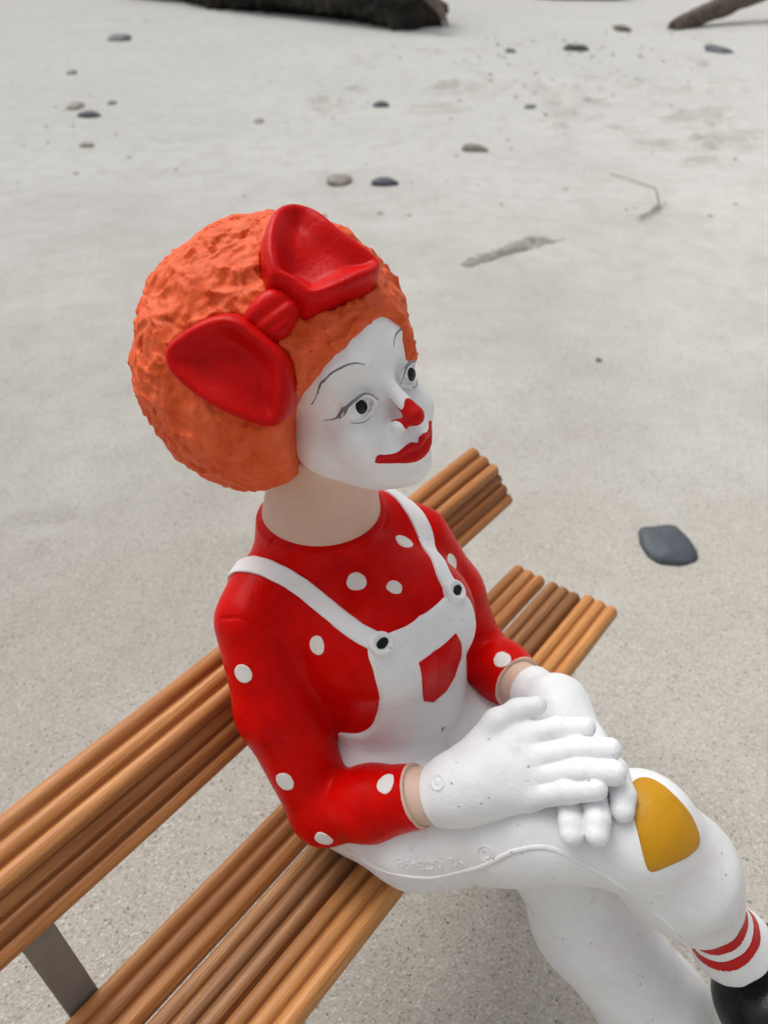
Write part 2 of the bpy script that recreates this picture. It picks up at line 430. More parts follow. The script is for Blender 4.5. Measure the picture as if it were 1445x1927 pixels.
def button_sdf(c, n):
    n = V(*n); n = n / np.linalg.norm(n); c = V(*c)
    def fn(P):
        q = P - c; h = q @ n; r = np.sqrt(np.maximum((q * q).sum(1) - h * h, 0))
        d = smax(r - 7.2, np.abs(h) - 3.4, 2.5)
        return smin(d, np.sqrt((r - 5.3) ** 2 + (h - 2.8) ** 2) - 1.3, 1.0)
    return fn
def buttonhole_sdf(c, n):
    n = V(*n); n = n / np.linalg.norm(n); c = V(*c); a = np.cross(V(.15,1,.35), n); a = (a / np.linalg.norm(a)).astype(f4); b = np.cross(n, a).astype(f4)
    def fn(P):
        q = P - c; h = q @ n; x = q @ a; y = q @ b
        return smax(np.sqrt((x / 1.0) ** 2 + (y / 1.5) ** 2) - 2.7 + noise(P, 2, 55) * f4(.3), np.abs(h - 1) - 3.0, .5)
    return fn
DOTS = [(-27,31,188),(-27,-15,188),(-9,-3,183),(-8,57,163),(-29,-48,161),(-59,-82,145),(-21,-93,84),(10,-94,54),(35,-66,104),(40,52,108)]
def dot_sdf(c, r):
    def fn(P): return smax(shirt_sdf(P) - f4(.35), sph(P, c, r) + noise(P, 4, 57) * f4(.5), .3)
    return fn
PATCH = smooth_closed([(147,6),(150,15),(158,17.5),(171,14.5),(182,13),(190.5,8),(188.5,-3),(184,-12),(176.5,-22.5),(171.5,-22.5),(164,-17),(154,-7)], 2)
def patch_sdf(P):
    return np.maximum(smax(overall_base(P) - f4(1.0), poly2(P[:, 0], P[:, 1], PATCH), .8), 92 - P[:, 2])
SEAM = spline([(19.4,-83.6,36.5),(39.6,-84.6,42.8),(54.8,-83.2,49.8),(67,-78.7,53),(76.4,-74,56.1),(86.3,-69.5,63.5),(97.4,-66.8,78.6),(103.4,-63.5,87.9),(108,-59,94.6),(112.7,-53.4,99.2),(119.7,-46.8,102.1),(126.7,-41.7,102.9),(134.8,-38.6,101.7),(146.4,-35.7,98.4),(157.8,-32.5,95),(171.2,-27.1,86.5),(182.8,-22.1,74.3),(195.1,-19.8,66.2),(208,-7.3,40.2)], 3)

def onto(pts, fn, it=5):
    """slide points onto the surface of fn along its gradient"""
    P = np.array(pts, float)
    for _ in range(it):
        g = np.stack([fn((P + np.eye(3)[i] * .5).astype(f4)) - fn((P - np.eye(3)[i] * .5).astype(f4)) for i in range(3)], 1).astype(float)
        g /= np.linalg.norm(g, axis=1)[:, None] + 1e-9; P = P - g * fn(P.astype(f4)).astype(float)[:, None]
    return [tuple(p) for p in P]
SEAM = onto(SEAM, overall_base)
# ---------------------------------------------------------------- materials
def lin(h):
    h = h.lstrip('#'); c = [int(h[i:i+2], 16) / 255 for i in (0, 2, 4)]
    return tuple((x / 12.92 if x <= .04045 else ((x + .055) / 1.055) ** 2.4) for x in c) + (1,)
class NT:
    def __init__(s, name):
        s.m = bpy.data.materials.new(name); s.m.use_nodes = True; s.t = s.m.node_tree; s.t.nodes.clear()
        s.out = s.n('ShaderNodeOutputMaterial'); s.b = s.n('ShaderNodeBsdfPrincipled'); s.l(s.b.outputs[0], s.out.inputs['Surface'])
        s.tc = s.n('ShaderNodeTexCoord').outputs['Object']
    def n(s, t, **k):
        o = s.t.nodes.new(t)
        for a, v in k.items(): setattr(o, a, v)
        return o
    def l(s, a, b): s.t.links.new(a, b)
    def noise(s, scale, detail=3, rough=.55, co=None, dist=0):
        o = s.n('ShaderNodeTexNoise'); o.inputs['Scale'].default_value = scale; o.inputs['Detail'].default_value = detail
        o.inputs['Roughness'].default_value = rough; o.inputs['Distortion'].default_value = dist; s.l(co or s.tc, o.inputs['Vector']); return o.outputs['Fac']
    def voro(s, scale, co=None, feat='F1', out='Distance'):
        o = s.n('ShaderNodeTexVoronoi', feature=feat); o.inputs['Scale'].default_value = scale; s.l(co or s.tc, o.inputs['Vector']); return o.outputs[out]
    def ramp(s, fac, *stops):
        o = s.n('ShaderNodeValToRGB'); e = o.color_ramp.elements
        while len(e) < len(stops): e.new(.5)
        for i, (p, c) in enumerate(stops):
            e[i].position = p; e[i].color = c if isinstance(c, tuple) else (c, c, c, 1)
        s.l(fac, o.inputs['Fac']); return o.outputs['Color']
    def mix(s, fac, a, b, mode='MIX'):
        o = s.n('ShaderNodeMix', data_type='RGBA', blend_type=mode)
        for v, i in ((fac, 'Factor'), (a, 'A'), (b, 'B')):
            if hasattr(v, 'is_output'): s.l(v, o.inputs[i])
            else: o.inputs[i].default_value = v
        return o.outputs['Result']
    def math(s, op, a, b=0.):
        o = s.n('ShaderNodeMath', operation=op)
        for v, i in ((a, 0), (b, 1)):
            if hasattr(v, 'is_output'): s.l(v, o.inputs[i])
            else: o.inputs[i].default_value = v
        return o.outputs[0]
    def mapping(s, sc=(1,1,1), rot=(0,0,0)):
        o = s.n('ShaderNodeMapping'); o.inputs['Scale'].default_value = sc; o.inputs['Rotation'].default_value = rot; s.l(s.tc, o.inputs['Vector']); return o.outputs[0]
    def bump(s, h, strength, dist, prev=None):
        o = s.n('ShaderNodeBump'); o.inputs['Strength'].default_value = strength; o.inputs['Distance'].default_value = dist; s.l(h, o.inputs['Height'])
        if prev: s.l(prev, o.inputs['Normal'])
        return o.outputs[0]
    def setc(s, v, i='Base Color'):
        if hasattr(v, 'is_output'): s.l(v, s.b.inputs[i])
        else: s.b.inputs[i].default_value = v
def painted(name, col, col2, rough=.42, dirt=None, bump=.25, coat=0., pits=.0, dirt_amt=.35, spec=.4, stain=None):
    """brushed paint on cast resin: two tones in soft strokes, fine orange peel, a few pits and grime"""
    m = NT(name)
    c = m.mix(m.ramp(m.noise(38, 4, .6, dist=.6), (.35, 0.), (.7, 1.)), lin(col), lin(col2))
    if dirt:
        c = m.mix(m.math('MULTIPLY', m.ramp(m.noise(55, 5, .7), (.60, 0.), (.78, 1.)), dirt_amt), c, lin(dirt))
    if stain: c = m.mix(m.math('MULTIPLY', m.ramp(m.noise(17, 4, .55), (.5, 0.), (.75, 1.)), .30), c, lin(stain))
    m.b.inputs['Specular IOR Level'].default_value = spec
    h = m.noise(420, 3, .6)
    nb = m.bump(h, bump, .0006)
    nb = m.bump(m.noise(120, 3, .6), bump, .0012, nb)
    if pits:
        pv = m.voro(160); pit = m.ramp(pv, (.02, 0.), (.15, 1.))
        gate = m.ramp(m.noise(45, 2), (.50, 1.), (.58, 0.))
        pit = m.mix(gate, pit, (1,1,1,1))
        nb = m.bump(pit, pits, .0008, nb)
        c = m.mix(m.math('MULTIPLY', m.math('SUBTRACT', 1., pit), .55), c, lin('#55504c'))
    m.setc(c); m.l(nb, m.b.inputs['Normal'])
    r = m.ramp(m.noise(60, 3), (.3, rough - .08), (.7, rough + .1)); m.l(r, m.b.inputs['Roughness'])
    if coat: m.b.inputs['Coat Weight'].default_value = coat; m.b.inputs['Coat Roughness'].default_value = .25
    return m.m
MAT = {}
MAT['white'] = painted('white_paint', '#e4e6e7', '#eceded', .46, '#a39b93', .3, pits=.5, dirt_amt=.32, stain='#d9c3c4')
MAT['glove'] = painted('glove_white_paint', '#e6e8ea', '#eff0f1', .5, '#a8a29b', .5, pits=1., dirt_amt=.3)
MAT['face'] = painted('face_white_paint', '#e6e8ea', '#eeeff0', .4, '#b9b4b0', .35, pits=.0, dirt_amt=.15)
MAT['red'] = painted('red_paint', '#bf0503', '#d60c06', .30, '#8d0d0a', .35, dirt_amt=.5, spec=.07)
MAT['bow'] = painted('bow_red_paint', '#b80809', '#cb100f', .30, '#8b0a0a', .35, dirt_amt=.5, spec=.10)
MAT['lips'] = painted('lip_red_paint', '#b90a0c', '#c60d0e', .38, None, .3, spec=.16)
MAT['dot'] = painted('dot_white_paint', '#dedcd5', '#e8e6e1', .45, '#b0a8a0', .4, dirt_amt=.3)
MAT['skin'] = painted('skin_paint', '#cfb09d', '#d8bba9', .45, '#8d7566', .25, dirt_amt=.3)
MAT['black'] = painted('black_paint', '#07080a', '#0f1113', .25, None, .2, spec=.3)
MAT['line'] = painted('grey_line_paint', '#6a6b73', '#82838b', .5, None, .2)
MAT['mustard'] = painted('mustard_paint', '#b98415', '#c8921b', .32, '#98690f', .4, dirt_amt=.5, spec=.25)
def hair_mat():
    m = NT('orange_hair_paint')
    c = m.mix(m.ramp(m.noise(60, 5, .65, dist=1.0), (.38, 0.), (.68, 1.)), lin('#d4501f'), lin('#e3673b'))
    c = m.mix(m.math('MULTIPLY', m.ramp(m.noise(150, 4, .7, dist=1.5), (.60, 0.), (.72, 1.)), .5), c, lin('#e08a3a'))
    geo = m.n('ShaderNodeNewGeometry').outputs['Pointiness']
    c = m.mix(m.math('MULTIPLY', m.ramp(m.noise(95, 4, .7), (.62, 0.), (.75, 1.)), .35), c, lin('#a83a14'))
    m.setc(c)
    nb = m.bump(m.noise(260, 4, .65, dist=1.), .5, .0012)
    pv = m.ramp(m.voro(150), (.0, 0.), (.12, 1.)); gate = m.ramp(m.noise(50, 2), (.5, 1.), (.6, 0.)); pit = m.mix(gate, pv, (1,1,1,1))
    nb = m.bump(pit, .9, .001, nb)
    m.l(nb, m.b.inputs['Normal']); m.b.inputs['Roughness'].default_value = .5; m.b.inputs['Specular IOR Level'].default_value = .2
    return m.m
MAT['hair'] = hair_mat()
def wood(name, a, b, c3, seed):
    m = NT(name)
    off = m.n('ShaderNodeVectorMath', operation='ADD'); m.l(m.tc, off.inputs[0]); off.inputs[1].default_value = (seed * .37, seed * 1.3, seed * .21)
    mp = m.n('ShaderNodeMapping'); mp.inputs['Scale'].default_value = (1, .03, 1); m.l(off.outputs[0], mp.inputs['Vector'])
    co = mp.outputs[0]
    g1 = m.noise(260, 5, .65, co, 1.0); g2 = m.noise(1100, 4, .65, co); g3 = m.noise(45, 3, .5, co, .5)
    c = m.mix(m.ramp(g1, (.38, 0.), (.58, 1.)), lin(a), lin(b))
    c = m.mix(m.math('MULTIPLY', m.ramp(g3, (.46, 0.), (.64, 1.)), .8), c, lin(c3))
    c = m.mix(m.math('MULTIPLY', m.ramp(g2, (.45, 0.), (.68, 1.)), .5), c, lin(c3))
    m.setc(c)
    nb = m.bump(g2, .35, .0005); nb = m.bump(g1, .3, .0006, nb)
    m.l(nb, m.b.inputs['Normal']); m.b.inputs['Roughness'].default_value = .38
    m.b.inputs['Specular IOR Level'].default_value = .28
    return m.m
MAT['wood0'] = wood('honey_wood', '#c98f58', '#b67a44', '#875029', 1)
MAT['wood1'] = wood('reddish_wood', '#bf854f', '#a96d3b', '#7a4622', 2.3)
MAT['wood2'] = wood('pale_grained_wood', '#b88a5d', '#9c6940', '#744a29', 3.7)
MAT['wood3'] = wood('golden_wood', '#cb9258', '#ba7e46', '#8a552b', 5.1)
def metal():
    m = NT('grey_weathered_metal')
    c = m.mix(m.noise(60, 5, .7), lin('#76736d'), lin('#918e86')); m.setc(c); m.b.inputs['Metallic'].default_value = .1; m.b.inputs['Roughness'].default_value = .6
    m.l(m.bump(m.noise(250, 4, .7), .4, .001), m.b.inputs['Normal']); return m.m
MAT['metal'] = metal()
def sand(name='pale_beach_sand', dark=None):
    m = NT(name)
    big = m.noise(1.3, 4, .55); mid = m.noise(14, 4, .6); g = m.noise(430, 3, .75); g2 = m.voro(520, out='Color')
    # painted light falloff, darker near and paler far, plus damp-to-dry tone, broken into patches
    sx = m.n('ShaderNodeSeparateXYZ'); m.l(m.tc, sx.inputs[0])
    dry = m.math('ADD', m.math('MULTIPLY', sx.outputs['Y'], .30), m.math('MULTIPLY', m.math('SUBTRACT', m.noise(2.2, 5, .6), .5), 1.3))  # dry: distance ramp with noise, part light falloff, part moisture
    dry = m.ramp(dry, (.15, 0.), (.85, 1.))  # part painted light falloff, part moisture
    c = m.mix(m.ramp(big, (.35, 0.), (.65, 1.)), m.mix(dry, lin('#b8b2a8'), lin('#dfddd6')), m.mix(dry, lin('#c1bcb2'), lin('#e8e6df')))  # darker near, paler far: painted light falloff plus damp-to-dry tone
    c = m.mix(m.math('MULTIPLY', m.ramp(mid, (.45, 0.), (.7, 1.)), .3), c, lin('#a69f94'))
    sep = m.n('ShaderNodeSeparateColor'); m.l(g2, sep.inputs[0])
    c = m.mix(m.math('MULTIPLY', m.ramp(sep.outputs[0], (.0, 1.), (.22, .0)), .5), c, lin('#786f63'))
    c = m.mix(m.math('MULTIPLY', m.ramp(sep.outputs[1], (.78, 0.), (1., 1.)), .6), c, lin('#dedbd3'))
    c = m.mix(m.math('MULTIPLY', m.ramp(sep.outputs[2], (.975, 0.), (.99, 1.)), .7), c, lin('#3f3a35'))
    if dark: c = m.mix(m.math('MULTIPLY', m.ramp(m.noise(90, 4, .7), (.3, .35), (.6, 1.)), .8), c, lin(dark))
    m.setc(c); m.b.inputs['Roughness'].default_value = .8; m.b.inputs['Specular IOR Level'].default_value = .5; m.b.inputs['Diffuse Roughness'].default_value = 1.; m.b.inputs['Sheen Weight'].default_value = .55; m.b.inputs['Sheen Roughness'].default_value = .45
    nb = m.bump(m.voro(480), .7, .0016); nb = m.bump(g, .5, .0016, nb); nb = m.bump(m.noise(60, 4, .6), .5, .004, nb)
    m.l(nb, m.b.inputs['Normal']); return m.m
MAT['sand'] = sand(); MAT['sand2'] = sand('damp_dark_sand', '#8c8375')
def stone(name, a, b):
    m = NT(name); c = m.mix(m.ramp(m.noise(70, 5, .65), (.35, 0.), (.7, 1.)), lin(a), lin(b))
    c = m.mix(m.math('MULTIPLY', m.ramp(m.noise(260, 3), (.62, 0.), (.72, 1.)), .4), c, lin('#9b968c'))
    m.setc(c); m.b.inputs['Roughness'].default_value = .62; m.l(m.bump(m.noise(120, 5, .65), .4, .002), m.b.inputs['Normal']); return m.m
MAT['slate'] = stone('blue_grey_slate', '#3a4148', '#4b525a'); MAT['slate2'] = stone('dark_grey_stone', '#454a4e', '#5a5f62'); MAT['tanstone'] = stone('tan_grey_stone', '#6f6a60', '#8a8377')
def charred():
    m = NT('charred_driftwood'); mp = m.mapping((.35, 1, 1))
    c = m.mix(m.ramp(m.noise(22, 6, .7, mp), (.42, 0.), (.72, 1.)), lin('#15130f'), lin('#3a332a'))
    c = m.mix(m.math('MULTIPLY', m.ramp(m.noise(9, 5, .7), (.6, 0.), (.7, 1.)), .6), c, lin('#5b4431'))
    c = m.mix(m.math('MULTIPLY', m.ramp(m.noise(30, 5, .7), (.63, 0.), (.68, 1.)), .6), c, lin('#8d8980'))
    m.setc(c); m.b.inputs['Roughness'].default_value = .75; m.l(m.bump(m.noise(26, 6, .7, mp), 1., .03), m.b.inputs['Normal']); return m.m
MAT['charred'] = charred()
def drift():
    m = NT('grey_brown_driftwood'); mp = m.mapping((.2, 1, 1))
    c = m.mix(m.ramp(m.noise(40, 5, .65, mp), (.4, 0.), (.65, 1.)), lin('#4c423a'), lin('#6b5f54')); m.setc(c); m.b.inputs['Roughness'].default_value = .85
    m.l(m.bump(m.noise(45, 5, .7, mp), .8, .01), m.b.inputs['Normal']); return m.m
MAT['drift'] = drift()

def plain(name, a, b, rough=.7, sc=80):
    m = NT(name); m.setc(m.mix(m.noise(sc, 4, .6), lin(a), lin(b))); m.b.inputs['Roughness'].default_value = rough; return m.m
MAT['twig'] = plain('dry_twig', '#8f8874', '#736b58'); MAT['weed'] = plain('grey_green_weed', '#4d5f4f', '#6b7159')
# ---------------------------------------------------------------- object helpers
def link(o, parent=None):
    COL.objects.link(o)
    if parent is not None: o.parent = parent
    return o
def tag(o, label=None, cat=None, group=None, kind=None):
    for k, v in (('label', label), ('category', cat), ('group', group), ('kind', kind)):
        if v: o[k] = v
    return o
def empty(name, loc=(0,0,0), rz=0.):
    o = bpy.data.objects.new(name, None); o.location = loc; o.rotation_euler = (0, 0, rz); o.empty_display_size = .05; return link(o)
def mesh_obj(name, verts, faces, mat, parent=None, smooth=True, scale=1.):
    me = bpy.data.meshes.new(name)
    me.from_pydata([tuple(float(x) * scale for x in v) for v in verts] if not isinstance(verts, np.ndarray) else (verts * scale).tolist(), [], faces if not isinstance(faces, np.ndarray) else faces.tolist())
    if smooth: me.polygons.foreach_set('use_smooth', [True] * len(me.polygons))
    me.materials.append(mat); me.update()
    return link(bpy.data.objects.new(name, me), parent)
def sculpt(name, fn, lo, hi, h, mat, parent, project=1, lip=1.0):
    vts, q = surface(fn, lo, hi, h, project, lip)
    return mesh_obj(name, vts, q, MAT[mat], parent, True, .001)
def around(c, r): return [c[i] - r for i in range(3)], [c[i] + r for i in range(3)]
# figure frame in the world
SEAT_Z = .20; U0 = .262; V0 = -.19
ca, sa = math.cos(AZ), math.sin(AZ)
FO = (U0 * sa + V0 * ca, U0 * ca - V0 * sa)
def loc2w(x, y, z=0.): return Vector((FO[0] + x * ca + y * sa, FO[1] - x * sa + y * ca, z))
# ---------------------------------------------------------------- sand
def ground_px(px, py, z=0.):
    """where a line of sight through the photograph meets the sand (used for laying out the beach finds)"""
    c, s = math.cos(PITCH), math.sin(PITCH); x, yv, f = (px - 722.5) / 1447, -(py - 963.5) / 1447, 1.
    d = Vector((x, yv * s + f * c, yv * c - f * s)); t = (z - CAM_Z) / d.z
    return Vector((d.x * t, d.y * t, z))
# fbm on the sand plane
def fbm2(X, Y, scale, octv=4, seed=0):
    P = np.stack([X.ravel(), Y.ravel(), np.full(X.size, 3.7)], 1).astype(f4); r = 0; a = 1.
    for o in range(octv):
        r = r + a * noise(P, scale / 2 ** o, seed + o); a *= .5
    return r.reshape(X.shape)
rng = random.Random(11)
DENTS = []                                              # scuffs and old footprints in the sand (x, y, radius x, radius y, depth)
for px, py, n, sx, sy in ((1000,160,26,260,60), (1200,200,26,220,70), (1330,120,16,110,60), (600,190,6,60,30), (850,100,8,160,20), (1380,270,8,60,50), (230,40,6,60,15), (1040,370,3,40,15), (80,985,2,30,6), (1380,645,2,40,6), (700,110,4,60,20)):
    for _ in range(n):
        g = ground_px(px + rng.gauss(0, .5) * sx, max(py + rng.gauss(0, .5) * sy, 22)); r = rng.uniform(.016, .045)
        DENTS.append((g.x, g.y, r * rng.uniform(1, 2.4), r, rng.uniform(.008, .02) * rng.choice((1, 1, 1, -.5)) * (.25 if py > 300 else 2.0)))
def sand_height(X, Y):
    Z = fbm2(X, Y, .9, 4, 60) * .010 + fbm2(X, Y, .12, 3, 70) * .0016
    for x, y, rx, ry, d in DENTS:
        m = (np.abs(X - x) < rx * 3) & (np.abs(Y - y) < ry * 3)
        if m.any():
            e = np.exp(-(((X[m] - x) / rx) ** 2 + ((Y[m] - y) / ry) ** 2))
            Z[m] += -d * e + d * .6 * np.exp(-((np.sqrt(((X[m] - x) / rx) ** 2 + ((Y[m] - y) / ry) ** 2) - 1.5) / .4) ** 2)
    far = np.clip((np.hypot(X, Y) - 12) / 30, 0, 1)
    Z = Z * (1 - far) + far * (fbm2(X, Y, 25, 3, 80) * .5)
    return Z
xs = np.concatenate([np.linspace(-150, -12, 14), np.linspace(-11, -3.2, 30), np.linspace(-3, 3, 301), np.linspace(3.2, 11, 30), np.linspace(12, 150, 14)])
ys = np.concatenate([np.linspace(-60, -2, 12), np.linspace(-1.8, 0, 12), np.linspace(.02, 4, 230), np.linspace(4.02, 9.5, 230), np.linspace(9.7, 20, 30), np.linspace(22, 400, 30)])
X, Y = np.meshgrid(xs, ys, indexing='ij'); Z = sand_height(X, Y)
nx, ny = X.shape; I = np.arange(nx * ny).reshape(nx, ny)
gv = np.stack([X, Y, Z], -1).reshape(-1, 3); gf = np.stack([I[:-1, :-1], I[1:, :-1], I[1:, 1:], I[:-1, 1:]], -1).reshape(-1, 4)
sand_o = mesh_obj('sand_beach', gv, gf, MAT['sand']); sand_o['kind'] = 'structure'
def sand_z(x, y): return float(sand_height(np.array([[x]]), np.array([[y]]))[0, 0])
# ---------------------------------------------------------------- bench
bench = empty('park_bench', (FO[0], FO[1], 0), -AZ)
tag(bench, 'small wooden slat bench with grey metal frame under the clown figurine', 'bench')
def slat(cx, cz, ang, width, mat, y0, y1, seed, th=.011):
    """one beaded slat; (cx, cz) is the middle of its face, ang tilts it about its length (0 = face up)"""
    r_ = random.Random(seed); hw = width / 2; br = hw / 3 * .90; prof = [(-hw, -th + .002), (-hw + .002, -th), (hw - .002, -th), (hw, -th + .002)]
    sp = width / 3.05
    for j in range(73):
        x = hw * (1 - 2 * j / 72) * .985
        t = abs((x / sp + .5) % 1 - .5)
        z = -.0040 * (1 - math.sqrt(max(0, 1 - (t / .42) ** 2)) ** .9)
        e = max(0, (abs(x) - hw * .86) / (hw * .14))
        prof.append((x, z - .0016 * e * e))
    ca_, sa_ = math.cos(ang), math.sin(ang); n = len(prof); vs = []; fs = []
    secs = [(y0, .0), (y0 + .0012, 1.), (y1 - .0025, 1.), (y1 - .0008, .75), (y1, .0)]
    yy = [(y0, .9), (y0 + .0015, 1.)] + [(y0 + (y1 - y0) * t / 24, 1.) for t in range(1, 24)] + [(y1 - .002, 1.), (y1 - .0006, .94), (y1, .82)]
    for y, s in yy:
        wob = .0005 * math.sin(y * 9 + seed) + .0003 * math.sin(y * 31 + seed * 2)
        ins = (1 - s) * .006
        for px, pz in prof:
            x = px - math.copysign(min(ins, abs(px)), px) * .5; z = pz - ins * (1 if pz > -.004 else -.6)
            vs.append((cx + x * ca_ + z * sa_, y, cz + wob - x * sa_ + z * ca_))
    m = len(yy)
    for i in range(m - 1):
        for j in range(n):
            fs.append((i * n + j, i * n + (j + 1) % n, (i + 1) * n + (j + 1) % n, (i + 1) * n + j))
    fs.append(tuple(range(n))[::-1]); fs.append(tuple((m - 1) * n + j for j in range(n)))
    o = mesh_obj('slat', vs, [f[::-1] for f in fs], MAT[mat], bench)
    return o
Y0, Y1 = -.56, .252
slat(-.0387, SEAT_Z + .0005, 0, .0348, 'wood0', Y0, Y1 - .002, 1)
slat(-.0020, SEAT_Z, 0, .0346, 'wood2', Y0, Y1 - .001, 2)
slat(.0333, SEAT_Z + .0012, 0, .0348, 'wood3', Y0, Y1 + .002, 3)
slat(-.0992, SEAT_Z + .1040, math.atan2(.0044, .011), .0362, 'wood0', Y0, Y1, 4)
slat(-.0752, SEAT_Z + .0800, math.atan2(.0086, .0066), .0338, 'wood1', Y0, Y1 + .001, 5)
def bar(name, path, w, t, mat, parent):
    """flat bar swept along path [(x, y, z)], w wide along y, t thick"""
    vs, fs = [], []; P = [Vector(p) for p in path]
    for i, p in enumerate(P):
        d = (P[min(i + 1, len(P) - 1)] - P[max(i - 1, 0)]).normalized(); yv = Vector((0, 1, 0)); nrm_ = d.cross(yv).normalized(); yv = nrm_.cross(d)
        bv = .0008
        for a, b in ((-w/2+bv, -t/2), (w/2-bv, -t/2), (w/2, -t/2+bv), (w/2, t/2-bv), (w/2-bv, t/2), (-w/2+bv, t/2), (-w/2, t/2-bv), (-w/2, -t/2+bv)):
            vs.append(p + yv * a + nrm_ * b)
    n = 8
    for i in range(len(P) - 1):
        for j in range(n): fs.append((i*n+j, i*n+(j+1)%n, (i+1)*n+(j+1)%n, (i+1)*n+j))
    fs.append(tuple(range(n))[::-1]); fs.append(tuple((len(P)-1)*n+j for j in range(n)))
    o = mesh_obj(name, vs, fs, MAT[mat], parent, False); return o
for y, dy in ((-.234, 0.), (.085, 0.)):
    S = SEAT_Z
    bar('back_bracket', [(-.116, y - .004, S + .101), (-.104, y - .004, S + .093), (-.092, y - .002, S + .080), (-.076, y, S + .054), (-.057, y + dy, S - .018)], .019, .008, 'metal', bench)
    bar('seat_rail', [(-.060, y + dy, S - .0165), (.050, y + dy, S - .0165)], .019, .008, 'metal', bench)
    bar('leg', [(-.052, y + dy, S - .02), (-.075, y + dy, -.03)], .019, .008, 'metal', bench)
    bar('leg', [(.040, y + dy, S - .02), (.050, y + dy, -.03)], .019, .008, 'metal', bench)
# ---------------------------------------------------------------- figurine
fig = empty('clown_figurine', (FO[0], FO[1], SEAT_Z), -AZ)
tag(fig, 'painted clown woman figurine with orange hair sitting cross-legged on the wooden bench', 'figurine')
head = sculpt('head', face_sdf, (-112,-48,240), (25,52,385), .8, 'face', fig)
sculpt('lips', lips_sdf, (-35,-32,268), (12,30,296), .55, 'lips', head)
sculpt('nose_paint', nose_sdf, (-18,-16,292), (12,16,318), .5, 'lips', head)
for s in (-1, 1):
    sculpt('pupil', pupil_sdf(s), *around(((-22,-17,308) if s < 0 else (-13,17,315)), 7), .35, 'black', head)
    ylo, yhi = (-36, 0) if s < 0 else (0, 36)
    sculpt('eyebrow', line_sdf(BROW, .9, s), (-50,ylo,305), (0,yhi,350), .4, 'line', head)
    sculpt('upper_eyeliner', line_sdf(LINER_UP, .95, s), (-50,ylo,295), (0,yhi,332), .4, 'line', head)
    sculpt('lower_eyeliner', line_sdf(LINER_LO, .7, s), (-40,ylo,292), (0,yhi,325), .4, 'line', head)
hair = sculpt('hair', hair_sdf, (-190,-90,215), (-5,92,395), 1.1, 'hair', fig, lip=1.6)
bow = {}
for k, nm in (('R', 'bow_loop'), ('L', 'bow_loop'), ('K', 'bow_knot')):
    sculpt(nm, bow_lobe(k), *around(BOW[k][0], 40 if k != 'K' else 20), .9, 'bow', hair)
neck = sculpt('neck', lambda P: smax(neck_sdf(P), P[:, 2] - 265, 2), (-122,-40,165), (-25,56,268), 1.5, 'skin', fig)
shirt = sculpt('shirt', shirt_sdf, (-125,-115,0), (75,110,225), 1.25, 'red', fig)
for c in DOTS:
    sculpt('polka_dot', dot_sdf(c, 5.9), *around(c, 7.5), .6, 'dot', shirt)
ov = sculpt('overalls', overalls_sdf, (-80,-90,-200), (295,90,190), 1.65, 'white', fig)
sculpt('strap', strap_sdf(STRAP_R), (-125,-60,145), (20,-20,205), .8, 'white', ov)
sculpt('strap', strap_sdf(STRAP_L), (-90,5,160), (30,80,215), .8, 'white', ov)
sculpt('pocket', pocket_sdf, (5,-35,95), (45,35,175), .8, 'red', ov)
sculpt('knee_patch', patch_sdf, (135,-32,88), (200,28,135), .8, 'mustard', ov)
sculpt('seam', lambda P: smax(overall_base(P) - f4(.8), chain(P, [p + (1.3,) for p in SEAM]), .4), (10,-95,25), (215,5,115), .6, 'white', ov)
for c, n in BUTTONS:
    b = sculpt('button', button_sdf(c, n), *around(c, 9), .5, 'white', fig)
    sculpt('buttonhole', buttonhole_sdf(c, n), *around(c, 6), .4, 'black', b)
for fn in (glove_r, glove_l):
    sculpt('glove', fn, (40,-80,70), (165,75,165), .8, 'glove', fig)
for i in (0, 1):
    sculpt('cuff', cuff_sdf(i), *around(((52,-57,95), (54,54,91))[i], 28), .8, 'skin', shirt)
    sculpt('wrist', lambda P, i=i: wrists_sdf(P)[i], (20,-85,60), (90,80,130), 1.2, 'skin', fig)
sock = sculpt('sock', sock_sdf, (165,-20,-50), (275,75,90), 1.0, 'white', fig)
for t0, t1 in ((3.5, 12), (18, 26)):
    sculpt('stripe', stripe_sdf(t0, t1), (165,-20,-50), (275,75,90), .8, 'lips', sock)
sculpt('shoe', shoe_sdf, (200,-20,-90), (365,105,20), 1.8, 'black', fig)
